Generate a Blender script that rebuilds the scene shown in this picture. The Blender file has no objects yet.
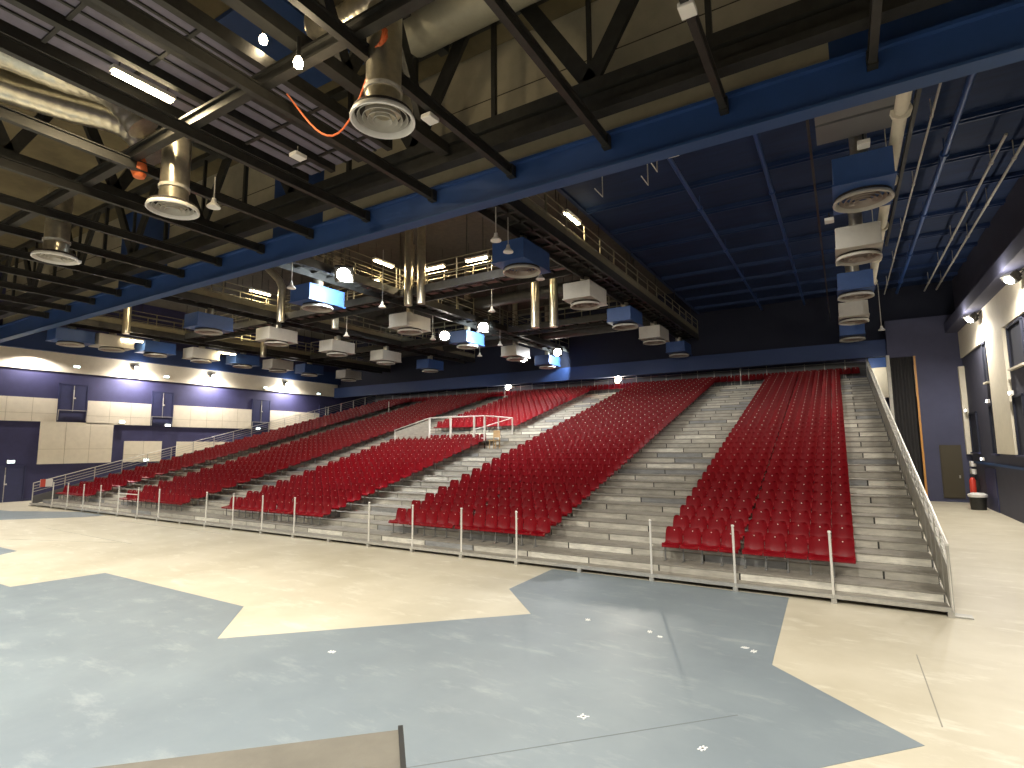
import bpy, math, random
from mathutils import Vector, Matrix
random.seed(7)
S = bpy.context.scene
COL = S.collection

# ------------------------------------------------------------------ materials
def mat(name, col, rough=.6, metal=0., var=0., scale=4., bump=0., bscale=30., col2=None, emit=None, estr=0., spec=.5, stretch=None):
    m = bpy.data.materials.new(name); m.use_nodes = True
    nt = m.node_tree; b = nt.nodes['Principled BSDF']
    b.inputs['Roughness'].default_value = rough
    b.inputs['Metallic'].default_value = metal
    b.inputs['Specular IOR Level'].default_value = spec
    c = (*col, 1)
    b.inputs['Base Color'].default_value = c
    if var or bump or col2:
        tc = nt.nodes.new('ShaderNodeTexCoord')
        src = tc.outputs['Object']
        if stretch:
            mp = nt.nodes.new('ShaderNodeMapping'); mp.inputs['Scale'].default_value = stretch
            nt.links.new(src, mp.inputs['Vector']); src = mp.outputs['Vector']
    if var or col2:
        n = nt.nodes.new('ShaderNodeTexNoise'); n.inputs['Scale'].default_value = scale; n.inputs['Detail'].default_value = 6
        n.inputs['Roughness'].default_value = .65
        nt.links.new(src, n.inputs['Vector'])
        r = nt.nodes.new('ShaderNodeValToRGB')
        r.color_ramp.elements[0].position = .32; r.color_ramp.elements[1].position = .7
        lo = tuple(x*(1-var) for x in col); hi = col2 or tuple(min(1, x*(1+var)) for x in col)
        r.color_ramp.elements[0].color = (*lo, 1); r.color_ramp.elements[1].color = (*hi, 1)
        nt.links.new(n.outputs['Fac'], r.inputs['Fac']); nt.links.new(r.outputs['Color'], b.inputs['Base Color'])
    if bump:
        n2 = nt.nodes.new('ShaderNodeTexNoise'); n2.inputs['Scale'].default_value = bscale; n2.inputs['Detail'].default_value = 4
        nt.links.new(src, n2.inputs['Vector'])
        bp = nt.nodes.new('ShaderNodeBump'); bp.inputs['Strength'].default_value = bump; bp.inputs['Distance'].default_value = .02
        nt.links.new(n2.outputs['Fac'], bp.inputs['Height']); nt.links.new(bp.outputs['Normal'], b.inputs['Normal'])
    if emit:
        b.inputs['Emission Color'].default_value = (*emit, 1); b.inputs['Emission Strength'].default_value = estr
    return m

M = {}
def floor_mat(name, base, light, dark, scuff):
    m = bpy.data.materials.new(name); m.use_nodes = True; nt = m.node_tree; b = nt.nodes['Principled BSDF']
    tc = nt.nodes.new('ShaderNodeTexCoord')
    def noise(s, d, ro, stretch=None):
        v = tc.outputs['Object']
        if stretch:
            mp = nt.nodes.new('ShaderNodeMapping'); mp.inputs['Scale'].default_value = stretch; mp.inputs['Rotation'].default_value = (0, 0, .5)
            nt.links.new(v, mp.inputs['Vector']); v = mp.outputs['Vector']
        n = nt.nodes.new('ShaderNodeTexNoise'); n.inputs['Scale'].default_value = s; n.inputs['Detail'].default_value = d; n.inputs['Roughness'].default_value = ro
        nt.links.new(v, n.inputs['Vector']); return n.outputs['Fac']
    def ramp(f, p0, c0, p1, c1):
        r = nt.nodes.new('ShaderNodeValToRGB'); e = r.color_ramp.elements
        e[0].position, e[1].position = p0, p1; e[0].color = (*c0, 1); e[1].color = (*c1, 1)
        nt.links.new(f, r.inputs['Fac']); return r.outputs['Color']
    c = ramp(noise(.5, 5, .6), .35, dark, .65, base)
    mx = nt.nodes.new('ShaderNodeMix'); mx.data_type = 'RGBA'
    k = ramp(noise(.9, 8, .7, (1, 2.6, 1)), .54, (0, 0, 0), .78, (scuff,)*3)
    nt.links.new(k, mx.inputs['Factor']); nt.links.new(c, mx.inputs['A']); mx.inputs['B'].default_value = (*light, 1)
    nt.links.new(mx.outputs['Result'], b.inputs['Base Color'])
    rr = nt.nodes.new('ShaderNodeMapRange'); rr.inputs['To Min'].default_value = .36; rr.inputs['To Max'].default_value = .58
    nt.links.new(noise(1.3, 6, .7), rr.inputs['Value']); nt.links.new(rr.outputs['Result'], b.inputs['Roughness'])
    return m
M['floor'] = floor_mat('floor_cream', (.585, .54, .425), (.74, .71, .60), (.49, .445, .335), .9)
M['floorblue'] = floor_mat('floor_blue', (.208, .248, .272), (.37, .40, .405), (.175, .21, .235), .65)
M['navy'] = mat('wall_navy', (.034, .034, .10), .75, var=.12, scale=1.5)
M['navyr'] = mat('wall_navy_right', (.05, .051, .08), .75, var=.1, scale=1.5)
M['navyd'] = mat('door_navy', (.03, .035, .10), .5, var=.1)
M['creamw'] = mat('wall_cream', (.70, .645, .52), .8, var=.05, scale=3, bump=.15, bscale=8)
M['backwall'] = mat('back_wall', (.06, .064, .115), .8, var=.1, scale=1)
M['beamblue'] = mat('beam_blue', (.022, .062, .20), .5, var=.08, scale=1.2)
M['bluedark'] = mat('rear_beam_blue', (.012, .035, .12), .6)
M['beamedge'] = mat('beam_edge', (.02, .06, .17), .6)
M['deck'] = mat('deck_blue', (.004, .021, .078), .8, var=.25, scale=.6, stretch=(1, 6, 1))
M['deckline'] = mat('deck_line', (.010, .032, .11), .6)
M['pipeblue'] = mat('pipe_blue', (.02, .062, .21), .45)
M['dark'] = mat('steel_dark', (.028, .027, .024), .5, metal=.2, var=.3)
M['darkbrown'] = mat('soffit_dark', (.05, .042, .028), .8, var=.3)
M['tan'] = mat('panel_tan', (.44, .395, .29), .85, var=.12, scale=1.2)
M['olive'] = mat('ceiling_olive', (.13, .105, .055), .9, var=.3, scale=.7)
M['violet'] = mat('panel_violetgrey', (.16, .145, .19), .7, var=.12)
M['duct'] = mat('duct_silver', (.62, .57, .45), .28, metal=.85, var=.15, scale=6, bump=.4, bscale=7)
M['ductl'] = mat('duct_painted', (.30, .28, .21), .5, metal=.2, var=.08)
M['boxgrey'] = mat('plenum_grey', (.48, .46, .41), .55, var=.06)
M['boxblue'] = mat('plenum_blue', (.028, .075, .23), .5, var=.08)
M['white'] = mat('white_paint', (.78, .76, .72), .4)
M['ring'] = mat('diffuser_ring', (.33, .28, .24), .55)
M['inside'] = mat('diffuser_inside', (.035, .028, .024), .8)
M['rail'] = mat('galvanised', (.47, .46, .42), .38, metal=.55, var=.12, scale=9)
M['railpanel'] = mat('rail_panel', (.34, .33, .285), .5, metal=.2)
M['railw'] = mat('rail_white', (.72, .70, .64), .4, metal=.2)
M['mesh'] = mat('guard_mesh', (.13, .13, .135), .6)
M['tread'] = mat('tread_plate', (.28, .26, .22), .55, metal=.15, var=.22, scale=3, bump=.3, bscale=25)
for i, c in enumerate([(.50, .475, .41), (.63, .60, .52), (.82, .79, .69), (.34, .345, .34)]):
    M['riser%d' % i] = mat('riser_plate_%d' % i, c, .42, metal=.35, var=.22, scale=2.6, stretch=(1, 1, 4))
M['gap'] = mat('joint_dark', (.05, .048, .042), .7)
M['red'] = mat('seat_red', (.185, .0013, .0055), .42, var=.08, scale=5, spec=.2)
M['plate'] = mat('seat_plate', (.80, .72, .62), .3)
M['seatleg'] = mat('seat_leg', (.25, .25, .24), .4, metal=.6)
M['stage'] = mat('stage_deck', (.125, .115, .093), .65, var=.16, scale=2.5, bump=.15, bscale=12)
M['black'] = mat('black_rubber', (.012, .012, .012), .6)
M['floorline'] = mat('floor_seam', (.33, .31, .26), .7)
M['seamdark'] = mat('blue_floor_seam', (.15, .17, .18), .7)
M['chalk'] = mat('chalk_white', (.85, .85, .83), .8)
M['orange'] = mat('orange_plastic', (.75, .17, .05), .5)
M['extred'] = mat('red_paint', (.6, .05, .03), .4)
M['wood'] = mat('light_wood', (.50, .33, .16), .55, var=.2, scale=3, stretch=(1, 1, 6))
M['brown'] = mat('brown_door', (.055, .045, .025), .6)
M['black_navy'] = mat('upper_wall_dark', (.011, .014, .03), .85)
M['curtain'] = mat('black_curtain', (.022, .021, .022), .9)
M['oredge'] = mat('orange_edge', (.55, .26, .06), .5)
M['redpanel'] = mat('catwalk_underside', (.20, .115, .11), .7, var=.1)
M['yellowpanel'] = mat('catwalk_panel', (.20, .18, .115), .6, var=.1)
M['sign'] = mat('notice_white', (.8, .78, .74), .6)
M['signred'] = mat('notice_red', (.6, .08, .05), .6)
def em(name, c, s): return mat(name, (.8, .8, .8), emit=c, estr=s)
M['tube'] = em('tube_warm', (1., .82, .5), 30)
M['lens'] = em('lens_white', (1., .93, .8), 60)
M['lensw'] = em('lens_warm', (1., .85, .55), 40)
M['exit'] = em('exit_glow', (.75, 1., .95), 6)
M['led'] = em('led_white', (.85, .92, 1.), 12)

# ------------------------------------------------------------------ mesh builder
class MB:
    def __init__(s): s.v = []; s.f = []; s.m = []
    def add(s, vs, fs, mi=0):
        o = len(s.v); s.v += [tuple(p) for p in vs]; s.f += [tuple(i+o for i in f) for f in fs]; s.m += [mi]*len(fs); return s
    def box(s, x0, x1, y0, y1, z0, z1, mi=0):
        v = [(x, y, z) for z in (z0, z1) for y in (y0, y1) for x in (x0, x1)]
        return s.add(v, [(0, 2, 3, 1), (4, 5, 7, 6), (0, 1, 5, 4), (2, 6, 7, 3), (0, 4, 6, 2), (1, 3, 7, 5)], mi)
    def bar(s, a, b, w, h=None, mi=0, up=(0, 0, 1)):
        h = h or w; a = Vector(a); b = Vector(b); d = (b-a).normalized(); u = Vector(up)
        if abs(d.dot(u)) > .98: u = Vector((0, 1, 0))
        r = d.cross(u).normalized(); u = r.cross(d)
        v = []
        for p in (a, b):
            for q in ((-1, -1), (1, -1), (1, 1), (-1, 1)): v.append(p + r*(q[0]*w/2) + u*(q[1]*h/2))
        return s.add(v, [(0, 3, 2, 1), (4, 5, 6, 7), (0, 1, 5, 4), (1, 2, 6, 5), (2, 3, 7, 6), (3, 0, 4, 7)], mi)
    def tube(s, pts, r, n=8, mi=0, caps=True):
        pts = [Vector(p) for p in pts]; rings = []; pu = None
        for i, p in enumerate(pts):
            d = ((pts[min(i+1, len(pts)-1)]-p).normalized() + (p-pts[max(i-1, 0)]).normalized()).normalized()
            u = pu or (Vector((0, 0, 1)) if abs(d.z) < .9 else Vector((0, 1, 0)))
            rr = d.cross(u).normalized(); u = rr.cross(d).normalized(); pu = u
            R = r[i] if isinstance(r, (list, tuple)) else r
            rings.append([p + rr*(R*math.cos(2*math.pi*k/n)) + u*(R*math.sin(2*math.pi*k/n)) for k in range(n)])
        v = [q for g in rings for q in g]; f = []
        for i in range(len(pts)-1):
            for k in range(n): f.append((i*n+k, i*n+(k+1) % n, (i+1)*n+(k+1) % n, (i+1)*n+k))
        if caps: f += [tuple(range(n))[::-1], tuple(range((len(pts)-1)*n, len(pts)*n))]
        return s.add(v, f, mi)
    def lathe(s, prof, c=(0, 0, 0), n=28, mi=0):
        v = []; f = []; m = len(prof)
        for r, z in prof:
            for k in range(n): v.append((c[0]+r*math.cos(2*math.pi*k/n), c[1]+r*math.sin(2*math.pi*k/n), c[2]+z))
        for i in range(m-1):
            for k in range(n): f.append((i*n+k, i*n+(k+1) % n, (i+1)*n+(k+1) % n, (i+1)*n+k))
        return s.add(v, f, mi)
    def poly(s, pts, z0, z1, mi=0):
        n = len(pts); v = [(x, y, z0) for x, y in pts]+[(x, y, z1) for x, y in pts]
        f = [tuple(range(n))[::-1], tuple(range(n, 2*n))]+[(i, (i+1) % n, n+(i+1) % n, n+i) for i in range(n)]
        return s.add(v, f, mi)
    def mesh(s, name, mats, smooth=False):
        me = bpy.data.meshes.new(name); me.from_pydata(s.v, [], s.f)
        for m in (mats if isinstance(mats, (list, tuple)) else [mats]): me.materials.append(M[m] if isinstance(m, str) else m)
        me.polygons.foreach_set('material_index', s.m)
        if smooth: me.polygons.foreach_set('use_smooth', [True]*len(s.f))
        me.update()
        if smooth:
            try: me.set_sharp_from_angle(angle=math.radians(40))
            except Exception: pass
        return me
    def build(s, name, mats, parent=None, smooth=False, bevel=0):
        o = bpy.data.objects.new(name, s.mesh(name, mats, smooth)); COL.objects.link(o)
        if parent is not None: o.parent = parent
        if bevel:
            b = o.modifiers.new('edge', 'BEVEL'); b.width = bevel; b.segments = 2; b.limit_method = 'ANGLE'
        return o

def struct(name, mb, mats, parent=None, **k):
    o = mb.build(name, mats, parent, **k)
    if parent is None: o['kind'] = 'structure'
    return o
def thing(name, label, cat, loc=(0, 0, 0), group=None, kind=None):
    o = bpy.data.objects.new(name, None); COL.objects.link(o); o.location = loc; o.empty_display_size = .2
    o['label'] = label; o['category'] = cat
    if group: o['group'] = group
    if kind: o['kind'] = kind
    return o
def tag(o, label, cat, group=None):
    o['label'] = label; o['category'] = cat
    if group: o['group'] = group
    return o
def copy_tree(o, parent=None):
    c = o.copy(); COL.objects.link(c)
    if parent is not None: c.parent = parent
    for ch in list(o.children): copy_tree(ch, c)
    return c
ORD = 'first second third fourth fifth sixth seventh eighth ninth tenth eleventh twelfth thirteenth fourteenth'.split()
NUM = 'one two three four five six seven eight nine ten eleven twelve thirteen fourteen fifteen sixteen seventeen eighteen nineteen twenty twenty-one twenty-two twenty-three twenty-four twenty-five twenty-six'.split()

# ------------------------------------------------------------------ camera
cd = bpy.data.cameras.new('camera'); cam = bpy.data.objects.new('camera', cd); COL.objects.link(cam)
f_px = 547.07; cd.sensor_width = 36; cd.sensor_fit = 'HORIZONTAL'; cd.lens = f_px/1024*36; cd.clip_end = 300; cd.clip_start = .05
yaw, pitch, roll = -.5426476, .1139466, -.00784647
fw = Vector((math.sin(yaw)*math.cos(pitch), math.cos(yaw)*math.cos(pitch), math.sin(pitch)))
rt = Vector((math.cos(yaw), -math.sin(yaw), 0)); up = rt.cross(fw)
r2 = rt*math.cos(roll)+up*math.sin(roll); u2 = -rt*math.sin(roll)+up*math.cos(roll)
CAM = Vector((0, 0, 3.2))
cam.matrix_world = Matrix(((r2.x, u2.x, -fw.x, 0), (r2.y, u2.y, -fw.y, 0), (r2.z, u2.z, -fw.z, 3.2), (0, 0, 0, 1)))
S.camera = cam
def project(x, y, z):
    d = Vector((x, y, z))-CAM; c = d.dot(fw)
    return 512+f_px*d.dot(r2)/c, 384-f_px*d.dot(u2)/c, c

# ------------------------------------------------------------------ room shell
XL, XR, YB = -45., 5.9, 38.6
struct('floor', MB().box(XL-.3, XR+.3, -12, 46, -.2, 0), 'floor')
blue = [(-7.0, -1.0), (-24.0, -1.0), (-22.0, 5.2), (-17.68, 5.3), (-17.08, 5.31), (-16.77, 7.13), (-10.71, 7.09), (-9.32, 5.71), (-5.37, 9.55), (-6.71, 10.93), (-6.77, 13.2),
        (-1.21, 13.2), (-1.12, 9.15), (.52, 7.59), (-.42, 6.57)]
struct('floor_marking', MB().poly(blue, 0, .004), 'floorblue')
struct('floor_marking', MB().poly([(-27, 7.9), (-24.38, 7.21), (-22.92, 7.21), (-22.53, 6.68), (-26, 5.6)], 0, .004), 'floorblue')
struct('floor_marking', MB().poly([(-42, 11.2), (-38.17, 11.6), (-34.29, 13.2), (-31.3, 13.2), (-31.51, 12.33), (-33.79, 9.91), (-40, 8.5)], 0, .004), 'floorblue')
sm = MB()
for a, b in (((-28.55, 9.86), (-21.03, 9.68)), ((-30, 6.62), (-21.6, 9.62)), ((-28.24, 12.44), (-20.5, 12.5)), ((.73, 10.66), (.74, 8.17)), ((-1.3, 7.3), (-5.2, 3.2))):
    d = Vector((b[0]-a[0], b[1]-a[1])).normalized(); n = Vector((-d.y, d.x))*.007
    o = MB().poly([(a[0]-n.x, a[1]-n.y), (b[0]-n.x, b[1]-n.y), (b[0]+n.x, b[1]+n.y), (a[0]+n.x, a[1]+n.y)], .0, .006)
    struct('floor_marking', o, 'floorline' if a[0] != -1.3 else 'seamdark')
for i, (x, y) in enumerate([(-1.5, 6.34), (-2.87, 6.34), (-3.09, 9.67), (-2.87, 9.51), (-1.56, 9.68), (-1.42, 9.58), (-4.28, 9.75), (-7.14, 6.27)]):
    mb = MB(); a0 = random.random()*3
    for k in range(4):
        a = a0+k*math.pi/4+random.uniform(-.2, .2); L = random.uniform(.035, .075)
        mb.bar((x-L*math.cos(a), y-L*math.sin(a), .006), (x+L*math.cos(a), y+L*math.sin(a), .006), .018, .004)
    struct('floor_marking', mb, 'chalk')

# left wall with panels, band and doors
struct('wall_left', MB().box(XL-.3, XL, -12, 46, 0, 15.5), 'navy')
struct('trim_1', MB().box(XL-.02, XL+.12, -12, YB+.6, 8.45, 9.72), 'creamw')
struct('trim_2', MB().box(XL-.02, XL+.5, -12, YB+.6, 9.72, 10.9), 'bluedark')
for a in ((9, 15.56, 5.08, 6.62), (14.75, 18.95, 2.3, 5.08), (17.27, 21.38, 5.0, 6.62), (22.99, 29.67, 4.95, 6.65), (31.49, 37.0, 4.95, 6.68), (19.72, 22.3, 2.3, 3.82), (23.4, 39.0, 2.3, 3.8)):
    w = struct('wall_panel', MB().box(XL-.02, XL+.07, *a), 'creamw')
    n = max(2, round((a[1]-a[0])/1.25)); g = MB()
    for k in range(1, n):
        y = a[0]+(a[1]-a[0])*k/n; g.box(XL+.068, XL+.074, y-.012, y+.012, a[2], a[3])
    zc = a[2]+(a[3]-a[2])*.35; g.box(XL+.068, XL+.074, a[0], a[1], zc-.01, zc+.01)
    g.build('panel_joint', 'tan', w)
def door(n, y0, y1, z0, z1, rail=True):
    d = struct('door_%d' % n, MB().box(XL-.02, XL+.05, y0, y1, z0, z1).box(XL+.04, XL+.09, y0, y0+.07, z0, z1).box(XL+.04, XL+.09, y1-.07, y1, z0, z1).box(XL+.04, XL+.09, y0, y1, z1-.07, z1), 'navyd')
    ym = (y0+y1)/2; zl = z0+.62 if rail else z0+.02
    MB().box(XL+.05, XL+.075, y0+.09, ym-.015, zl, z1-.09).build('door_leaf', 'navyd', d)
    MB().box(XL+.05, XL+.075, ym+.015, y1-.09, zl, z1-.09).build('door_leaf', 'navyd', d)
    zh = (zl+z1)/2+.05
    MB().box(XL+.075, XL+.12, ym-.02, ym+.02, zh-.05, zh+.5).box(XL+.075, XL+.12, ym-.02, ym+.12, zh-.12, zh-.03).build('door_handle', 'railw', d)
    MB().box(XL+.075, XL+.10, ym-.018, ym+.018, zl, z1-.1).build('door_edge', 'rail', d)
    if rail: MB().bar((XL+.16, y0, zl+.06), (XL+.16, y1, zl+.06), .05).bar((XL+.1, y0+.03, z0), (XL+.16, y0+.03, zl+.06), .04).bar((XL+.1, y1-.03, z0), (XL+.16, y1-.03, zl+.06), .04).build('guard_rail', 'rail', d)
    return d
for n, a in enumerate(((15.58, 17.25, 5.2, 7.68), (21.4, 22.97, 5.0, 7.64), (29.69, 31.47, 4.88, 7.6), (37.0, 38.5, 4.9, 7.5))): door(n+1, *a)
door(5, 12.2, 14.2, 0, 2.25, False)
struct('baseboard_left', MB().box(XL, XL+.03, -12, YB, 0, .15), 'navyd')

# right wall
struct('wall_right', MB().box(XR, XR+.3, -12, 46, 0, 15.5), 'navyr')
struct('trim_3', MB().box(XR-.08, XR+.02, -12, YB, 7.88, 9.35), 'creamw')
struct('trim_4', MB().box(XR-.65, XR+.02, -12, YB, 9.35, 9.9), 'backwall')
struct('trim_5', MB().box(XR-.12, XR+.02, 29.1, 32.1, 2.72, 7.88), 'creamw')
struct('trim_6', MB().box(XR-.10, XR+.02, -12, YB, 2.14, 2.24), 'beamedge')
struct('trim_7', MB().box(XR-.25, XR+.02, 38.3, 38.58, 2.6, 7.4), 'creamw')
for n, (y0, y1, z0, z1) in enumerate(((36.2, 37.9, 2.72, 4.75), (32.35, 33.1, 2.72, 4.9), (27.5, 28.8, 2.72, 5.0), (26.6, 28.6, 6.1, 7.75), (32.5, 33.2, 6.0, 7.8))):
    w = struct('window_%d' % (n+1), MB().box(XR-.03, XR+.01, y0, y1, z0, z1), 'black_navy')
    MB().box(XR-.09, XR-.02, y0-.05, y0+.04, z0, z1).box(XR-.09, XR-.02, y1-.04, y1+.05, z0, z1).box(XR-.09, XR-.02, y0-.05, y1+.05, z1-.04, z1+.05).build('window_frame', 'black_navy', w)
    MB().box(XR-.16, XR-.02, y0-.08, y1+.08, z0-.08, z0).build('window_sill', 'creamw' if n > 2 else 'navyd', w)
struct('door_6', MB().box(XR-.04, XR+.02, 33.4, 35.6, 0, 2.0), 'navyd')

# rear: side wall with the tall curtained opening, deep beam, recess behind the stand
struct('wall_back', MB().box(3.74, XR+.3, YB, YB+.3, 0, 10.4).box(2.5, 3.74, YB, YB+.3, 8.2, 10.4), 'backwall')
struct('wall_rear', MB().box(XL-.3, XR+.3, 43.5, 43.8, 0, 15.5), 'backwall')
struct('trim_8', MB().box(3.70, 3.80, YB-.06, YB+.02, 0, 8.2), 'oredge')
struct('trim_9', MB().box(2.42, 2.58, YB-.05, YB+.25, 0, 8.35), 'boxgrey')
struct('trim_10', MB().box(1.7, 6, 43.2, 43.5, 6.2, 8.2), 'creamw')
struct('trim_11', MB().box(1.7, 6, 43.15, 43.5, 8.2, 8.9), 'beamblue')
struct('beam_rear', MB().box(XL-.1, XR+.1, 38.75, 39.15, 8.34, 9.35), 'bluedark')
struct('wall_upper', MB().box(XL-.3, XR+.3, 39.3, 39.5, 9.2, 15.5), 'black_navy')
cb = MB(); n = 14; pts = []
for k in range(n+1): pts.append((2.6+1.1*k/n, YB+.16+.05*(k % 2)))
cb.poly(pts+[(x, y+.03) for x, y in pts[::-1]], .02, 8.3)
tag(cb.build('curtain', 'curtain'), 'tall black curtain closing the orange-edged opening beside the stand', 'curtain')
d = struct('door_7', MB().box(4.5, 5.45, YB-.05, YB+.02, .2, 3.1), 'brown')
MB().box(4.56, 5.39, YB-.08, YB-.04, .25, 3.04).build('door_leaf', 'brown', d)
MB().box(5.25, 5.31, YB-.14, YB-.07, 1.3, 1.45).build('door_handle', 'rail', d)
struct('wall_front', MB().box(XL-.3, XR+.3, -12.3, -12, 0, 15.5), 'navy')

# ------------------------------------------------------------------ ceiling and structure
struct('ceiling', MB().box(XL-.3, XR+.3, -12, 12.2, 14.6, 14.9), 'olive')
struct('ceiling_deck', MB().box(-8.2, XR+.3, 12.6, 39.4, 12.5, 12.8), 'deck')
struct('ceiling_slab', MB().box(XL-.3, -8.2, 12.6, 44, 14.2, 14.5), 'darkbrown')
struct('ceiling_fascia', MB().box(-8.3, -8.15, 12.6, 39.4, 12.4, 14.3), 'deck')
bm = struct('ceiling_beam', MB().box(XL-.1, XR+.1, 11.98, 12.10, 9.9, 10.72).box(XL-.1, XR+.1, 11.86, 12.22, 10.68, 10.76), 'beamblue')
MB().box(XL-.1, XR+.1, 11.84, 12.24, 9.85, 9.91).build('bottom_flange', 'beamedge', bm)
# wall above the beam: tan and blue panels
for x0, x1, m in ((XL, -30, 'tan'), (-30, -25.5, 'beamblue'), (-25.5, -18.0, 'tan'), (-18.0, -15.2, 'beamblue'), (-15.2, .25, 'tan'), (.25, XR+.2, 'beamblue')):
    w = struct('wall_panel', MB().box(x0, x1, 12.4, 12.55, 10.5, 15.5), m)
    if m == 'tan': MB().box(x0, x1, 12.39, 12.40, 13.2, 13.225).build('panel_joint', 'darkbrown', w)
g = MB()
# X-direction purlins under the blue deck, each a pair of thin lines
k = 0
y = 14.0
while y < 38:
    o = struct('ceiling_purlin', MB().box(-8.1, XR, y, y+.06, 12.36, 12.5).box(-8.1, XR, y+.22, y+.28, 12.36, 12.5), 'deckline'); y += 2.6

GJ = 'dark steel joists under the near ceiling'
jx = [.93-2.685*k for k in range(0, 15)]
for k, x in enumerate(jx):
    t = thing('steel_joist', 'dark steel ceiling joist, %s from the right, ending on the blue beam' % (ORD[k] if k < 14 else 'last'), 'joist', (x, 6, 10.5), GJ)
    y0 = -3 if k != 1 else 3
    MB().box(-.07, .07, y0-6, 5.95, -.15, -.11).box(-.07, .07, y0-6, 5.95, .10, .13).box(-.02, .02, y0-6, 5.95, -.10, .10).build('web', 'dark', t)
    MB().box(-.09, .09, 5.75, 5.95, -.18, .14).build('end_plate', 'dark', t)
for nm, yy, lb in (('steel_joist', 6.4, 'dark cross girder joining the near ceiling joists above the hall floor'), ('steel_joist', .5, 'dark cross girder joining the ceiling joists overhead, before the bright fluorescent lamp')):
    t = thing(nm, lb, 'joist', (-20, yy, 10.62))
    MB().box(-25, 25.8, -.10, .10, .24, .30).box(-25, 25.8, -.10, .10, -.02, .04).box(-25, 25.8, -.03, .03, .04, .24).build('web', 'dark', t)

# truss above the beam (X direction)
t = thing('roof_truss', 'long dark truss with V-shaped diagonals before the tan panels above the beam', 'truss', (0, 11.2, 10.8))
MB().box(XL+.2, XR-.1, -.17, .17, 0, .16).box(XL+.2, XR-.1, -.05, .05, .1, .5).build('bottom_chord', 'dark', t)
MB().box(XL+.2, XR-.1, -.12, .12, .55, .85).build('upper_chord', 'dark', t)
MB().box(XL+.2, XR-.1, -.15, .15, 3.6, 3.8).build('top_chord', 'dark', t)
for k in range(-3, 9):
    xc = -4.55-5.37*k
    if xc-1.5 < XL or xc+1.6 > XR: continue
    MB().bar((xc, 0, .85), (xc-1.75, 0, 3.7), .12, .40).build('diagonal', 'dark', t)
    MB().bar((xc, 0, .85), (xc+1.75, 0, 3.7), .12, .40).build('diagonal', 'dark', t)
    MB().bar((xc, 0, .8), (xc, 0, 3.6), .1).build('upright', 'dark', t)
    MB().bar((xc-2.68, 0, .8), (xc-2.68, 0, 3.6), .12).build('upright', 'dark', t)
struct('ceiling_panel', MB().box(-14.5, -11.4, 7.4, 10.6, 14.45, 14.58), 'beamblue')
struct('ceiling_panel', MB().box(-7.6, -5.6, 4.0, 9.0, 14.45, 14.58), 'beamblue')
# trusses along Y in the near ceiling
for x, lb in ((-8.7, 'dark lattice truss running overhead beside the hanging orange cable'), (-19.0, 'dark lattice truss overhead beyond the fluorescent lamp')):
    t = thing('roof_truss', lb, 'truss', (x, 0, 11))
    MB().box(-.14, .14, -9, 11, 0, .3).build('bottom_chord', 'dark', t)
    MB().box(-.14, .14, -9, 11, 2.9, 3.2).build('top_chord', 'dark', t)
    for k in range(7):
        yy = -8+2.6*k
        MB().bar((0, yy, .25), (0, yy+1.3, 2.95), .16, .3).build('diagonal', 'dark', t)
        MB().bar((0, yy+2.6, .25), (0, yy+1.3, 2.95), .16, .3).build('diagonal', 'dark', t)
# overhead walkway, upper left
t = thing('overhead_walkway', 'violet-grey panelled walkway overhead beside the bright fluorescent lamp', 'walkway', (-11.7, 0, 11.6))
for k, (x0, x1) in enumerate(((-1.9, -1.05), (-.75, .05), (.45, 1.25))):
    p = MB().box(x0, x1, -10, 10.6, 0, .05).build('floor_panel', 'violet', t)
    q = MB().box((x0+x1)/2-.03, (x0+x1)/2+.03, -10, 10.6, -.04, 0)
    for j in range(14): q.box(x0, x1, -9.6+j*1.5, -9.52+j*1.5, -.05, 0)
    q.build('panel_rib', 'dark', p)
for x in (-2.1, -.9, .25, 1.4): MB().box(x-.09, x+.09, -10, 10.6, -.18, .12).build('stringer', 'dark', t)

# silver ducts near upper left
def flex(name, pts, r, lb, m='duct', ringed=True):
    pts = [Vector(p) for p in pts]; P = []
    for i in range(len(pts)-1):
        p0 = pts[max(i-1, 0)]; p1 = pts[i]; p2 = pts[i+1]; p3 = pts[min(i+2, len(pts)-1)]
        for j in range(14):
            s = j/14
            P.append(.5*((2*p1)+(-p0+p2)*s+(2*p0-5*p1+4*p2-p3)*s*s+(-p0+3*p1-3*p2+p3)*s**3))
    P.append(pts[-1])
    R = [r*(1+(.035 if (i % 3 == 0 and ringed) else 0)) for i in range(len(P))]
    o = MB().tube(P, R, 16).build(name, m, smooth=True); tag(o, lb, 'duct'); return o
flex('flexible_duct', [(-17.5, .5, 12.9), (-17.0, 3.6, 12.9), (-16.6, 5.2, 12.8), (-15.6, 6.0, 12.4), (-15.2, 6.6, 11.6)], .42, 'silver ribbed duct bending down under the ceiling, upper of the two by the fluorescent lamp')
flex('flexible_duct', [(-18.8, 1.0, 12.6), (-18.2, 4.0, 12.6), (-17.3, 5.6, 12.4), (-16.3, 6.6, 12.1), (-15.9, 7.3, 11.3)], .4, 'silver ribbed duct curving overhead, lower of the two by the fluorescent lamp')
flex('flexible_duct', [(-10.6, 8.2, 13.6), (-9.9, 8.35, 13.45), (-9.2, 8.4, 13.5), (-8.5, 8.5, 13.7)], .36, 'short silver duct lying across the dark steel above the nearest round diffuser')
flex('round_duct', [(-9, 10.0, 13.95), (-4, 10.0, 13.95), (1, 10.0, 13.95), (5.5, 10.0, 13.95)], .55, 'big pale round duct crossing under the ceiling before the tan panels', 'ductl', False)

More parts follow.
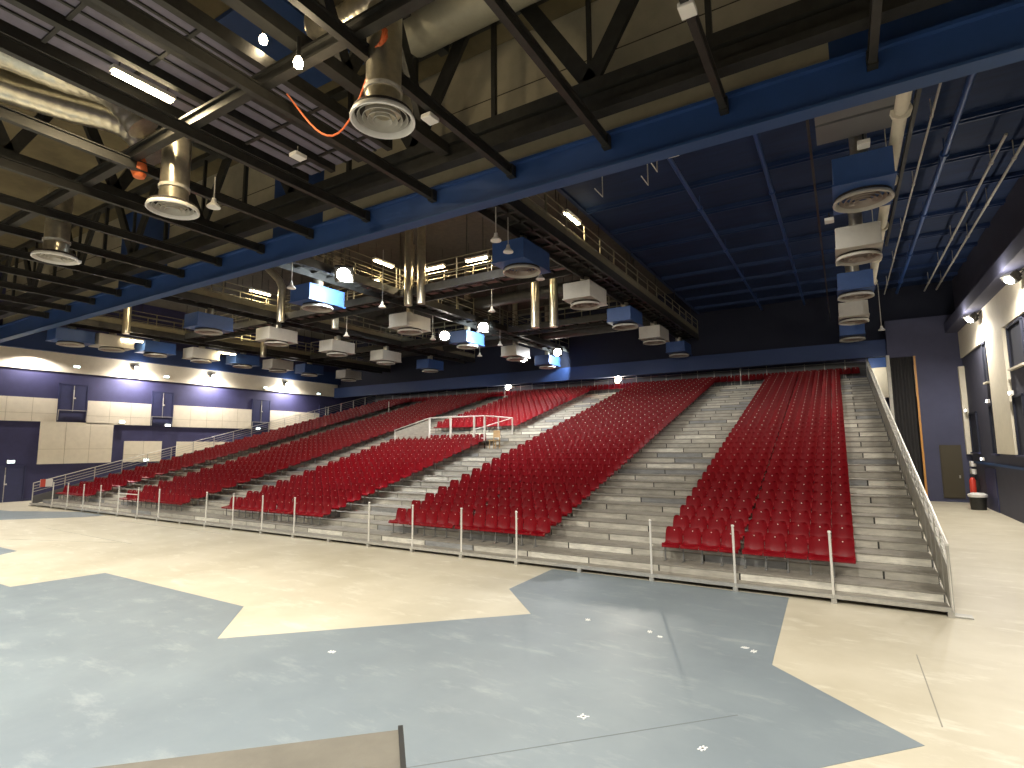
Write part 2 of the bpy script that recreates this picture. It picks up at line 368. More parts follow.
# ------------------------------------------------------------------ air diffusers
def diffuser_parts(t, r=.62, box=None, neck=2.2, half=.62):
    n = 36
    MB().lathe([(r, .0), (r, -.04), (r*.95, -.05), (r*.86, .03), (r*.86, .09), (r*.97, .05), (r, .0)], n=n).build('outer_ring', 'boxgrey' if box else 'white', t, smooth=True)
    for q, zz in ((.72, .02), (.56, .0), (.40, -.02), (.24, -.03)):
        MB().lathe([(r*q, zz+.10), (r*(q+.07), zz), (r*(q+.055), zz-.008), (r*(q-.015), zz+.09), (r*q, zz+.10)], n=n).build('cone_ring', 'ring' if box else 'boxgrey', t, smooth=True)
    MB().lathe([(r*.97, .05), (r*.93, .12), (r*.5, .16), (.001, .16)], n=n).build('inner_bowl', 'inside', t, smooth=True)
    if box:
        MB().box(-half, half, -.95, .95, .14, .84).build('plenum_box', box, t, bevel=.02)
        MB().box(-half-.03, half+.03, -.98, .98, .12, .17).build('box_flange', box, t)
        if neck: MB().tube([(0, 0, .8), (0, 0, neck)], .2, 14).build('neck_duct', 'duct', t, smooth=True)
    else:
        MB().tube([(0, 0, .12), (0, 0, neck)], r*.55, 18).build('neck_duct', 'duct', t, smooth=True)
        MB().lathe([(r*.55, .5), (r*.6, .5), (r*.6, .58), (r*.55, .58)], n=20).build('duct_collar', 'boxgrey', t, smooth=True)
protos = {}
def diffuser(x, y, z, kind, lb, grp, neck=2.2):
    key = (kind, neck)
    if key not in protos:
        t = thing('air_diffuser', lb, 'diffuser', (x, y, z), grp); diffuser_parts(t, .60 if kind == 'near' else .66, None if kind == 'near' else kind, neck); protos[key] = t; return t
    c = copy_tree(protos[key]); c.location = (x, y, z); c['label'] = lb; c['group'] = grp; return c
for (x, y), lb in zip([(-7.0, 7.0), (-14.3, 7.0), (-21.2, 6.95), (-28.2, 7.0), (.2, 2.0)], ['white round ceiling diffuser on a silver neck beside the orange cable', 'white round ceiling diffuser below the orange bag, second along the near row', 'white round ceiling diffuser at the dim far end of the near row', 'white round diffuser beyond the far end of the near row', 'white round diffuser overhead, before the nearest row']):
    if x < -25 or y < 5: continue
    diffuser(x, y, 9.3, 'near', lb, 'round diffusers under the near ceiling')
cols = [(.8, (15.9, 20.95, 26.5, 32.0, 37.5), 'hanging beside the long cream pipe'), (-9.3, (16.15, 21.7, 26.8, 31.9, 37.6), 'under the bright rightmost catwalk'),
        (-19.4, (15.7, 21.7, 26.9, 32.7, 37.56), 'in the column of floodlit boxes'), (-28.2, (15.95, 20.0, 24.5, 29.0, 34.0), 'under the second left catwalk'),
        (-38.2, (13.6, 15.7, 18.2, 21.2, 24.3, 27.3, 30.3, 34.6), 'near the left wall')]
for ci, (x, ys, w) in enumerate(cols):
    for k, y in enumerate(ys):
        kind = 'boxblue' if k % 2 == 0 else 'boxgrey'
        if ci == 3 and k in (2,): kind = 'boxgrey'
        diffuser(x, y, 9.3, kind, '%s box with round diffuser, %s from the beam %s' % ('blue' if kind == 'boxblue' else 'grey', ORD[k], w), 'boxed air diffusers above the stand', (3.04, 1.25, 4.8, 1.25, 1.25)[ci])

# ------------------------------------------------------------------ catwalks
def catwalk(name, lb, a, b, z, w, under='dark', panel=None, posts=1.6, end=True):
    a = Vector((a[0], a[1], 0)); b = Vector((b[0], b[1], 0)); L = (b-a).length
    t = thing(name, lb, 'catwalk', (a.x, a.y, z)); ang = math.atan2(b.y-a.y, b.x-a.x); t.rotation_euler = (0, 0, ang)
    MB().box(0, L, -w/2, w/2, 0, .05).build('deck', 'dark' if under == 'dark' else 'redpanel', t)
    for s in (-1, 1): MB().box(0, L, s*w/2-.05, s*w/2+.05, -.26, .10).build('side_beam', 'dark', t)
    n = int(L/.8); q = MB().box(0, L, -.05, .05, -.1, 0)
    for k in range(n+1): q.box(k*L/n-.06, k*L/n+.06, -w/2, w/2, -.1, 0)
    q.build('deck_rib', 'dark', t)
    for s in (-1, 1):
        r = MB()
        for h in (.45, .8, 1.1): r.tube([(0, s*w/2, h), (L, s*w/2, h)], .022, 6)
        m = int(L/posts)
        for k in range(m+1): r.bar((k*L/m, s*w/2, .05), (k*L/m, s*w/2, 1.1), .045)
        r.build('railing', 'yellowpanel', t)
    if panel is not None:
        for s in panel: MB().box(0, L, s*w/2-.012, s*w/2+.012, .12, .40).build('kick_panel', 'yellowpanel', t)
    for k in range(int(L/4)+1):
        for s in (-1, 1): MB().tube([(k*4, s*w/2, 1.1), (k*4, s*w/2, 3.6 if a.x < -9 else 1.75)], .02, 5).build('hanger_rod', 'dark', t)
    return t
catwalk('catwalk', 'long catwalk running from the beam to the rear above boxed diffusers, rightmost', (-8.75, 12.7), (-8.75, 38.6), 10.7, 1.1, panel=(-1, 1))
catwalk('catwalk', 'catwalk running away from the beam above the floodlit boxes', (-18.6, 12.7), (-18.6, 38.6), 10.75, 1.1, panel=(1,))
catwalk('catwalk', 'catwalk running away from the beam, second from the left wall', (-27.6, 12.7), (-27.6, 38.6), 10.75, 1.1, panel=(1, -1))
catwalk('catwalk', 'catwalk running along the left wall above small boxed diffusers', (-37.5, 12.7), (-37.5, 38.6), 10.6, 1.1, panel=(1, -1))
for x0, x1, w in ((-18.0, -9.4, 'rightmost bay'), (-27.0, -19.2, 'middle bay'), (-36.9, -28.2, 'bay by the left wall')):
    for y, nm in ((20.0, 'near'), (30.0, 'far')):
        catwalk('catwalk', 'cross catwalk with reddish underside, the %s one in the %s' % (nm, w), (x0, y), (x1, y), 10.7, 1.3, 'red', panel=(1,) if nm == 'near' else None)
# vertical ducts lit by the lamps
for k, (x, y, lb) in enumerate([(-17.3, 19.2, 'silver riser duct beside the junction of the middle catwalk'), (-16.6, 19.3, 'silver riser duct, right one of the pair at the middle catwalk'), (-26.4, 18.9, 'silver riser duct with an elbow above the second catwalk'),
                                (-24.3, 20.9, 'silver riser duct behind the floodlit nearest box'), (-35.4, 15.2, 'silver riser duct above the left catwalk close to the beam'), (-36.2, 24.6, 'silver riser duct beside the lamp above the left catwalk'), (-12.4, 22.8, 'grey riser duct under the first cross catwalk'), (-11.6, 23.2, 'grey riser duct right of its twin under the first cross catwalk')]):
    pts = [(x, y, 9.9 if k < 6 else 8.9), (x, y, 11.6), (x, y, 14.1)]
    if k == 2: pts = [(x, y, 10.2), (x, y, 12.2), (x-.15, y-.1, 12.6), (x-1.2, y-.3, 13.6)]
    tag(MB().tube(pts, .2, 14).build('riser_duct', 'duct', smooth=True), lb, 'duct', 'riser ducts between the catwalks')
# rear-zone dark ducts along X
tag(MB().tube([(-26, 26, 11.6), (-10, 26, 11.6)], .35, 12).build('round_duct', 'dark', smooth=True), 'dark round duct spanning the rightmost bay behind the first cross catwalk', 'duct')
tag(MB().tube([(-36, 34.5, 11.2), (-10, 34.5, 11.2)], .4, 12).build('round_duct', 'dark', smooth=True), 'dark round duct spanning behind the far cross catwalks', 'duct')

# pipes under the blue deck
def pipe(nm, x, y0, y1, z, r, m, lb, clamps=True):
    t = thing(nm, lb, 'pipe', (x, y0, z)); MB().tube([(0, 0, 0), (0, y1-y0, 0)], r, 10).build('pipe_run', m, t, smooth=True)
    n = 5
    for k in range(n):
        yy = (k+.5)*(y1-y0)/n
        MB().tube([(0, yy-.06, 0), (0, yy+.06, 0)], r*1.5, 10).tube([(0, yy, 0), (0, yy, 12.5-z)], .015, 5).build('hanger_clamp', m, t)
pipe('cream_pipe', 1.55, 12.3, 31, 10.5, .14, 'creamw', 'thick cream pipe running beside the rightmost column of boxes')
pipe('sprinkler_pipe', -4.05, 12.7, 38.5, 12.0, .07, 'pipeblue', 'blue pipe under the blue deck, leftmost of the three')
pipe('sprinkler_pipe', -1.6, 12.7, 38.5, 12.0, .07, 'pipeblue', 'blue pipe under the blue deck left of the boxed diffusers')
pipe('sprinkler_pipe', 3.2, 12.7, 38.5, 12.0, .085, 'pipeblue', 'thick blue pipe under the blue deck right of the boxed diffusers')
pipe('conduit', 2.6, 15.5, 38.5, 12.0, .03, 'boxgrey', 'thin pale conduit beside the thick blue pipe')
pipe('conduit', 4.5, 19.8, 38.5, 11.9, .04, 'boxgrey', 'pale conduit near the right wall, nearer the blue pipe')
pipe('conduit', 5.05, 19.8, 38.5, 11.9, .04, 'boxgrey', 'pale conduit near the right wall, nearer the wall')
t = thing('cable_ladder', 'dark cable ladder hanging beside the rightmost column of boxes', 'cable ladder', (-.25, 12.4, 10.6))
MB().box(-.03, .03, 0, 25, 0, .1).build('side_rail', 'dark', t); MB().box(2.05, 2.13, 0, 12, 0, .12).build('side_rail', 'dark', t)
t = thing('ceiling_panel', 'grey louvred panel hanging just behind the beam above the nearest blue box', 'panel', (.8, 13.3, 10.5))
MB().box(-.9, .9, 0, .5, 0, .06).build('panel_blade', 'mesh', t); MB().box(-.9, .9, .7, 1.6, .05, .11).build('panel_blade', 'mesh', t)
for k, (x, y, z) in enumerate([(-6.4, 16.6, 11.5), (-4.85, 16.6, 11.5), (-4.35, 15.9, 11.5)]):
    t = thing('hanger_rod', 'thin pale L-shaped rod hanging behind the beam, %s from the left' % ORD[k], 'rod', (x, y, z), 'L-shaped hanger rods')
    MB().tube([(0, 0, 0), (0, 0, 1.0)], .018, 6).build('drop_rod', 'boxgrey', t); MB().tube([(0, 0, 0), (0, -.7, .0)], .018, 6).build('foot_bar', 'white', t)

# ------------------------------------------------------------------ luminaires
def fluor(x, y, z, alongx, lb, power=60):
    t = thing('fluorescent_lamp', lb, 'lamp', (x, y, z), 'fluorescent lamps above the catwalks'); t.rotation_euler = (0, 0, 0 if alongx else math.pi/2)
    MB().box(-.65, .65, -.11, .11, .04, .14).build('housing', 'white', t, bevel=.01)
    MB().tube([(-.6, -.05, 0), (.6, -.05, 0)], .035, 8).tube([(-.6, .05, 0), (.6, .05, 0)], .035, 8).build('tube', 'tube', t, smooth=True)
    for s in (-.5, .5): MB().tube([(s, 0, .14), (s, 0, .9 if z > 11.5 else .35)], .012, 5).build('hanger', 'dark', t)
    l = bpy.data.lights.new('fluorescent_light', 'AREA'); l.shape = 'RECTANGLE'; l.size = 1.2; l.size_y = .16; l.energy = power; l.color = (1, .80, .48)
    o = bpy.data.objects.new('fluorescent_light', l); COL.objects.link(o); o.location = (x, y, z-.05); o.rotation_euler = (0, 0, 0 if alongx else math.pi/2)
for a in [(-12.98, 5.57, 11.3, False, 'bright fluorescent lamp under the near ceiling by the silver ducts', 260), (-8.5, 18.75, 12.0, False, 'fluorescent lamp above the rightmost catwalk', 130), (-18.45, 18.7, 12.0, False, 'fluorescent lamp along the middle catwalk, above the pair of riser ducts', 130),
          (-16.85, 20.55, 12.0, True, 'fluorescent lamp above the near cross catwalk, next to the pair of riser ducts', 130), (-14.3, 20.6, 12.0, True, 'fluorescent lamp above the near cross catwalk beside the first blue box', 130), (-21.2, 20.5, 12.0, True, 'fluorescent lamp above the middle bay behind the floodlit box', 130),
          (-27.9, 18.6, 12.0, False, 'fluorescent lamp beside the elbow duct above the second catwalk', 130), (-32.7, 14.9, 12.0, True, 'small fluorescent lamp near the beam in the left bay', 60), (-32.4, 16.3, 12.0, True, 'small fluorescent lamp in the left bay, just behind the first', 60), (-37.4, 24.2, 11.9, False, 'fluorescent lamp above the catwalk by the left wall', 130),
          (-37.6, 16.5, 9.95, False, 'short fluorescent lamp beside a small grey box near the left wall', 50), (-37.3, 22.5, 9.95, False, 'short fluorescent lamp beside the second small grey box near the left wall', 50)]:
    fluor(*a[:5], a[5])
def spot(loc, target, energy, angle=120, blend=.9, color=(1, .92, .8), size=.15, name='flood_light'):
    l = bpy.data.lights.new(name, 'SPOT'); l.energy = energy; l.spot_size = math.radians(angle); l.spot_blend = blend; l.color = color; l.shadow_soft_size = size
    o = bpy.data.objects.new(name, l); COL.objects.link(o); o.location = loc
    o.rotation_euler = (Vector(target)-Vector(loc)).to_track_quat('-Z', 'Y').to_euler(); return o
def flood(loc, target, energy, lb, grp=None, scale=1., lens='lens', color=(1, .93, .8), angle=120, light_off=.22, face=None):
    t = thing('floodlight', lb, 'floodlight', loc, grp); d = (Vector(face or target)-Vector(loc)).normalized()
    t.rotation_mode = 'QUATERNION'; t.rotation_quaternion = d.to_track_quat('-Z', 'Y'); s = scale
    MB().box(-.17*s, .17*s, -.15*s, .15*s, 0, .16*s).box(-.12*s, .12*s, -.1*s, .1*s, .16*s, .28*s).build('housing', 'dark', t, bevel=.01)
    MB().lathe([(.001, -.05*s), (.07*s, -.04*s), (.12*s, -.015*s), (.13*s, .005)], n=18).build('lens', lens, t, smooth=True)
    MB().tube([(-.25*s, 0, .05), (-.25*s, 0, .35*s), (.25*s, 0, .35*s), (.25*s, 0, .05)], .015, 6).build('bracket', 'dark', t)
    if energy: spot(Vector(loc)+d*light_off, target, energy, angle, .8, color)
    return t
def point(loc, e, color=(1, .93, .82), size=.12, name='flood_light'):
    l = bpy.data.lights.new(name, 'POINT'); l.energy = e; l.color = color; l.shadow_soft_size = size
    o = bpy.data.objects.new(name, l); COL.objects.link(o); o.location = loc; return o
for k, y in enumerate((20.0, 25.8, 32.9)):
    flood((-44.55, y, 9.2), (-43.6, y, 8.6), 0, 'wall floodlight glowing on the cream band of the left wall, %s from the hall front' % ORD[k], 'floodlights along the left wall', 1.0)
    point((-44.25, y, 9.1), 170, (1, .93, .85))
    spot((-44.2, y, 9.25), (-44.75, y, 7.0), 2600, 165, 1.0, (1, .92, .86), .12)
for k, y in enumerate((32.7, 25.4)):
    flood((5.4, y, 8.95), (4.8, y-.3, 8.3), 0, 'wall floodlight under the right wall soffit, %s' % ('the farther one' if k == 0 else 'the nearer one'), 'floodlights along the right wall', 1.3)
    spot((5.15, y, 9.0), (4.9, y, 6.0), 1900, 168, .8, (1, .93, .83), .15); point((5.0, y, 9.05), 130)
for (x, y, z), tg, e, lb in [((-17.35, 15.3, 10.35), (-17.5, 21.0, 3.0), 4200, 'floodlight dazzling on the nearest blue box above the seats'), ((-17.75, 26.2, 10.2), (-20, 29.5, 4), 4200, 'floodlight on the middle box, right of its pair'), ((-20.6, 26.2, 10.0), (-22, 28, 4), 500, 'round floodlight on the middle box, left of its pair'),
                            ((-17.95, 36.4, 10.2), (-19, 33, 5), 3000, 'floodlight on the farthest box, right of its pair'), ((-20.9, 36.4, 10.0), (-22, 33, 5), 500, 'floodlight on the farthest box, left of its pair')]:
    flood(loc=(x, y, z), target=tg, energy=e, lb=lb, grp='floodlights fixed to the diffuser boxes', scale=2.2, color=(.93, .96, 1.), face=(x+3, y-3.5, z-2.6))
for (x, y, z), tg, e, lb in [((-24.9, 40.7, 8.35), (-22, 33, 5.5), 1600, 'floodlight at the rear rail above the upper seats of the middle block'), ((-14.8, 40.7, 8.28), (-14.9, 32, 5), 3000, 'floodlight at the rear rail at the top of the bright aisle')]:
    flood(loc=(x, y, z), target=tg, energy=e, lb=lb, grp='floodlights at the rear rail', scale=2.2, lens='lensw', face=(x+4, 25, 4.5))
for k, (x, y, z) in enumerate([(-10.2, 6.6, 12.0), (-8.09, 5.94, 10.2)]):
    t = thing('bulb_lamp', 'bare bright bulb in the dark near steelwork, %s of the two' % ('upper left' if k == 0 else 'lower right'), 'lamp', (x, y, z), 'bare bulbs in the near steelwork')
    MB().lathe([(.001, -.11), (.07, -.08), (.09, 0), (.06, .08), (.035, .12)], n=14).build('bulb', 'lensw', t, smooth=True); MB().tube([(0, 0, .11), (0, 0, .5)], .04, 8).build('socket', 'dark', t)
    l = bpy.data.lights.new('bulb_light', 'POINT'); l.energy = 90; l.color = (1, .8, .5); l.shadow_soft_size = .12; o = bpy.data.objects.new('bulb_light', l); COL.objects.link(o); o.location = (x, y, z-.25)
for y in (15.7, 26.9, 37.56):
    spot((-17.6, y+.1, 9.95), (-18.8, y, 9.8), 900, 150, .3, (.8, .92, 1.), .1, 'box_flood')
flood((1.2, 41.3, 8.2), (2.5, 43, 7.5), 200, 'small floodlight at the rear rail corner above the right aisle', None, .8)
# house lights of the hall, over the floor (outside the frame)
for x in (-37, -28.5, -19.5, -10, -1):
    for y, e in ((-5.5, 2400), (1.0, 4700)):
        spot((x, y, 10.2), (x, y+.6, 0), e, 128, .3, (1, .95, .85), .3, 'unseen_overhead_light')
for x in (-34, -24.5, -13.8, -3.5):  # unseen spots without fittings, added just behind the beam to brighten the stand
    spot((x, 14.6, 10.6), (x, 23, 3), 1500, 112, .5, (1, .95, .86), .25, 'unseen_overhead_light')
for y in (18.0, 10.7, 3.4):
    spot((5.15, y, 9.0), (4.2, y, 6.0), 1000, 155, .4, (1, .93, .83), .15, 'right_wall_flood')
for y in (14.0, 7.0):
    spot((-44.2, y, 9.25), (-44.5, y, 7.0), 700, 160, .3, (1, .92, .86), .12, 'left_wall_flood')

# pendants and small white fittings
def pendant(x, y, z, lb, top=12.2):
    t = thing('pendant_fitting', lb, 'pendant', (x, y, z), 'small white bell pendants')
    MB().lathe([(.001, .18), (.05, .16), (.07, .05), (.17, -.06), (.17, -.09), (.001, -.07)], n=16).build('bell', 'white', t, smooth=True)
    MB().tube([(0, 0, .16), (0, 0, top-z)], .018, 6).build('drop_rod', 'boxgrey', t)
PL = ['hanging by the first blue box under the rightmost catwalk', 'just behind the beam at the start of the rightmost catwalk', 'at the lower right of the first blue box', 'above the grey box at the middle catwalk', 'below the second grey box of the middle column', 'below the middle floodlit box', 'under the near cross catwalk', 'above the third grey box of the middle column',
      'just behind the beam at the left of the nearest floodlit box', 'below the middle bay cross catwalk', 'beside the second round diffuser of the near ceiling', 'hanging from a long rod at the right rear']
for (x, y), w in zip([(-9.0, 14.75), (-8.8, 13.7), (-9.5, 17.9), (-17.5, 17.7), (-20.4, 24.8), (-21.5, 31.3), (-13.8, 21.1), (-18.1, 28.6), (-18.4, 13.6), (-23.9, 21.4), (-13.8, 7.75), (2.2, 36.5)], PL):
    pendant(x, y, 9.6, 'small white bell pendant ' + w, 10.35 if y < 10 else 12.2)
for (x, y, z), lb in [((-1.75, 8.6, 10.3), 'white box fitting on the second joist from the right'), ((-7.2, 8.6, 10.2), 'white box fitting beside the joist right of the nearest diffuser'), ((.85, 14.8, 10.2), 'white box fitting just behind the beam above the nearest blue box'), ((.05, 19.5, 10.2), 'small white fitting left of the second hanging box'), ((-10.9, 8.1, 10.2), 'white box fitting under the violet-grey walkway'), ((-3.0, 12.3, 9.95), 'small white fitting under the blue beam flange'), ((-21.6, 7.6, 9.4), 'white box fitting behind the dim far diffuser')]:
    t = thing('emergency_light', lb, 'fitting', (x, y, z), 'small white box fittings'); MB().box(-.13, .13, -.16, .16, 0, .1).build('casing', 'white', t, bevel=.015); MB().box(-.02, .02, -.02, .02, .1, .3).build('stem', 'dark', t)
# orange cable and bag
def coil(x, y, z, lb):
    pts = [(x+.16*math.cos(a*.5)*(1+.1*math.sin(a)), y+.05*math.sin(a*1.3), z+.22*math.sin(a*.5)) for a in range(0, 64)]
    return tag(MB().tube(pts, .03, 6).build('cable_coil', 'orange', smooth=True), lb, 'cable')
coil(-6.9, 6.75, 10.75, 'orange cable coil tied to the girder above the nearest diffuser')
bag = MB().lathe([(.001, -.34), (.13, -.3), (.2, -.12), (.18, .1), (.1, .26), (.03, .34), (.001, .35)], n=14, c=(-15.3, 6.6, 10.55)).build('hanging_bag', 'orange', smooth=True); tag(bag, 'orange oval bag hanging from the cross girder', 'bag')
pts = [(-6.9-.03*k+.0*k, 6.7, 10.6) for k in range(1)]
pts = []
for k in range(17):
    s = k/16; pts.append((-6.95-2.6*s, 6.75+.15*math.sin(3*s), 10.6-1.5*math.sin(math.pi*s)*(1-.3*s)))
tag(MB().tube(pts, .02, 6).build('hanging_cable', 'orange', smooth=True), 'orange cable sagging in a loop left of the nearest diffuser', 'cable')

# exit lights / indicator lamps
def exit_light(x, y, z, lb, face=1, m='exit', s=1.):
    t = thing('exit_light', lb, 'sign', (x, y, z), None)
    MB().box(-.05, .05, -.2*s, .2*s, -.1*s, .1*s).build('casing', 'white', t, bevel=.01); MB().box(face*.05, face*.06, -.17*s, .17*s, -.07*s, .07*s).build('lit_panel', m, t)
for y, z, lb in [(13.4, 2.5, 'lit exit light above the dark double door of the left wall'), (19.42, 5.2, 'lit wall light on the cream panel beside the first balcony door'), (22.6, 5.05, 'lit wall light below the second balcony door'), (21.2, 2.42, 'lit wall light low on the left wall behind the seats'), (30.28, 4.98, 'lit wall light below the third balcony door'),
                 (16.4, 8.88, 'small lit light on the cream band before the first floodlight'), (22.25, 8.8, 'small lit light on the cream band between the first two floodlights'), (30.8, 8.69, 'small lit light on the cream band before the third floodlight'), (36.7, 8.6, 'small lit light on the cream band past the third floodlight')]:
    exit_light(XL+.14 if z < 8 else XL+.19, y, z, lb, 1)
for y, z, lb in [(38.0, 4.95, 'small lit light above the farthest lower window of the right wall'), (32.7, 5.1, 'small lit light above the narrow window left of the cream pilaster'), (28.6, 5.15, 'small lit light above the window right of the cream pilaster'), (35.2, 2.42, 'lit light above the dark door in the right wall')]:
    exit_light(XR-.14, y, z, lb, -1, 'led', .8)

# right-wall objects
t = thing('fire_extinguisher', 'red fire extinguisher hanging on the right wall near the corner', 'fire extinguisher', (5.62, 37.4, .5))
MB().lathe([(.001, 0), (.13, .02), (.14, .1), (.14, .75), (.08, .88), (.04, .92), (.001, .93)], n=16).build('cylinder_body', 'extred', t, smooth=True); MB().box(-.03, .12, -.03, .03, .92, 1.02).build('valve', 'black', t); MB().tube([(.1, 0, .95), (.18, 0, .8), (.17, 0, .4)], .02, 6).build('hose', 'black', t); MB().box(.1, .27, -.06, .06, .3, .7).build('wall_bracket', 'dark', t)
for z, lb in ((1.95, 'white box on the right wall corner, upper of two'), (1.55, 'white box on the right wall corner, lower of two')):
    t = thing('wall_box', lb, 'box', (5.78, 38.0, z), 'white boxes at the rear corner'); MB().box(-.1, .12, -.25, .25, 0, .28).build('casing', 'white', t, bevel=.02); MB().box(-.12, -.1, -.1, .1, .1, .2).build('cover', 'boxgrey', t)
t = thing('litter_bin', 'dark bin with a white top standing by the right wall door', 'bin', (5.35, 34.7, 0))
MB().lathe([(.26, 0), (.3, .0), (.34, .62), (.31, .62), (.27, .05)], n=20).build('body', 'dark', t, smooth=True); MB().lathe([(.37, .6), (.38, .72), (.25, .8), (.001, .8)], n=20).build('lid', 'white', t, smooth=True)
t = thing('notice_board', 'white and red notice fixed on the left railing corner', 'sign', (-40.75, 13.9, 1.25))
MB().box(-.02, .02, -.3, .3, -.2, .25).build('board', 'sign', t); MB().box(.02, .03, -.3, -.05, -.2, .25).build('red_field', 'signred', t)

# ------------------------------------------------------------------ stand
NR = 36; Y0, DY, Z0, DZ = 13.8, .75, .30, .20
SX0, SX1 = -40.8, 1.5
stand = thing('tiered_stand', 'long grey metal tiered seating stand filling the hall with aisles between red seats', 'stand', (0, 0, 0))
MB().box(SX0, SX1, 13.2, 13.26, .09, .17).build('front_beam', 'rail', stand)
MB().box(SX0, SX1, 13.26, 13.82, .09, .12).build('front_step', 'tread', stand)
MOD = 1.87
mods = [-.39+MOD-MOD*k for k in range(0, 23)]
rng = random.Random(3)
for k in range(NR):
    y = Y0+DY*k; z = Z0+DZ*k
    if k >= 1 or True:
        MB().box(SX0, SX1, y, y+DY+.03, z-.035, z).build('tread', 'tread', stand)
    mb = MB(); xs = [SX1]+[x+(.93 if k % 2 else 0) for x in mods if SX0 < x+(.93 if k % 2 else 0) < SX1]+[SX0]
    for a, b in zip(xs[1:], xs[:-1]):
        m = rng.choice([0, 0, 1, 1, 2, 3] if k < 22 else [0, 0, 1, 3])
        mb.box(a+.02, b-.02, y+.015, y+.03, z-DZ+.005, z-.036, m)
    mb.box(SX0, SX1, y+.035, y+.045, z-DZ, z-.036, 4)
    mb.build('riser_cladding', ['riser0', 'riser1', 'riser2', 'riser3', 'gap'], stand)
fm = MB()
for x in mods:
    if SX0 < x < SX1: MB().box(x-.05, x+.05, 13.17, 13.3, 0, .1).build('foot', 'rail', stand)
for n in range(0, 21):
    if n in (3, 8, 13): continue
    x = -.39-MOD*n
    p = MB().tube([(x, 13.225, .05), (x, 13.225, 1.40)], .026, 8).build('guard_post', 'railw', stand, smooth=True)
    MB().lathe([(.001, .035), (.03, .03), (.038, 0), (.026, -.02)], n=10, c=(x, 13.225, 1.40)).build('post_cap', 'railw', p, smooth=True)
MB().tube([(-28.55, 13.225, 1.1), (-30.4, 13.225, 1.1)], .02, 6).build('cross_rail', 'railw', stand)
for x, s in ((SX1, 'side_panel'), (SX0, 'side_panel')):
    mb = MB(); YT = Y0+DY*NR
    v = [(x, 13.26, .05), (x, YT, .05), (x, YT, Z0+DZ*(NR-1)-.05), (x, Y0, .1)]
    w = [(a+.02*(1 if x > 0 else -1), b, c) for a, b, c in v]
    mb.add(v+w, [(0, 1, 2, 3), (7, 6, 5, 4), (0, 4, 5, 1), (1, 5, 6, 2), (2, 6, 7, 3), (3, 7, 4, 0)]); mb.build('side_panel', 'riser0', stand)

def side_railing(x, lb, panel_h, panel_m, hs=(.62, .78, .94), n=19):
    sl = DZ/DY; ya, yb = 13.32, Y0+DY*NR-.1
    base = lambda y: Z0-.2+(y-Y0+.3)*sl
    t = thing('side_railing', lb, 'railing', (x, ya, base(ya)))
    r = lambda y, h: (0, y-ya, base(y)+h-base(ya))
    def strip(h0, h1, w):
        v = []
        for xx in (-w/2, w/2):
            for yy, h in ((ya, h0), (yb, h0), (yb, h1), (ya, h1)):
                p = r(yy, h); v.append((xx, p[1], p[2]))
        return MB().add(v, [(0, 1, 2, 3), (7, 6, 5, 4), (0, 4, 5, 1), (1, 5, 6, 2), (2, 6, 7, 3), (3, 7, 4, 0)])
    if panel_h: strip(.0, panel_h, .03).build('infill_panel', panel_m, t)
    for h in hs: MB().tube([r(ya, h+.12), r(yb, h+.12)], .018, 6).build('middle_rail', 'rail', t)
    MB().tube([(0, 0, 0), r(ya, 1.25), r(yb, 1.25)], .028, 8).build('handrail', 'railw', t)
    MB().box(-.1, .28, -.12, .12, -base(ya), -base(ya)+.03).build('foot_plate', 'rail', t)
    for k in range(n):
        y = ya+(yb-ya)*k/(n-1)
        MB().bar(r(y, 0), r(y, 1.23), .045).build('post', 'railw' if k > 10 else 'rail', t)
    return t
side_railing(SX1+.03, 'grey stepped side railing climbing the stand beside the right aisle', .80, 'railpanel', (.84, .98), 37)
side_railing(SX0-.03, 'grey side railing climbing the far left end of the stand', .5, 'mesh')
# rear railing
t = thing('rear_railing', 'grey panelled railing along the top row at the back of the stand', 'railing', (SX0, Y0+DY*NR-.12, Z0+DZ*(NR-1)))
n = 38; L = SX1-SX0
MB().box(0, L, -.015, .015, .1, 1.02).build('infill_panel', 'mesh', t)
MB().tube([(0, 0, 1.08), (L, 0, 1.08)], .025, 6).build('top_rail', 'rail', t); MB().tube([(0, 0, .55), (L, 0, .55)], .018, 6).build('middle_rail', 'rail', t)
for k in range(n):
    x = L*k/(n-1); MB().bar((x, -.03, 0), (x, -.03, 1.15 if k % 4 else 1.3), .045).build('post', 'rail', t)
# aisle guard posts near the top of two aisles
for x, y, k, lb in [(-5.75, 39.6, 34, 'short white post at the top of the aisle left of the rightmost block'), (-33.5, 34.9, 28, 'short white post high in the far left aisle'), (-24.6, 39.6, 34, 'short white post at the top of the aisle behind the platform')]:
    t = thing('aisle_post', lb, 'post', (x, y, Z0+DZ*k)); MB().tube([(0, 0, 0), (0, 0, 1.25)], .03, 8).build('upright', 'railw', t, smooth=True); MB().box(-.3, .3, -.08, .08, .0, .06).build('foot_plate', 'railw', t)

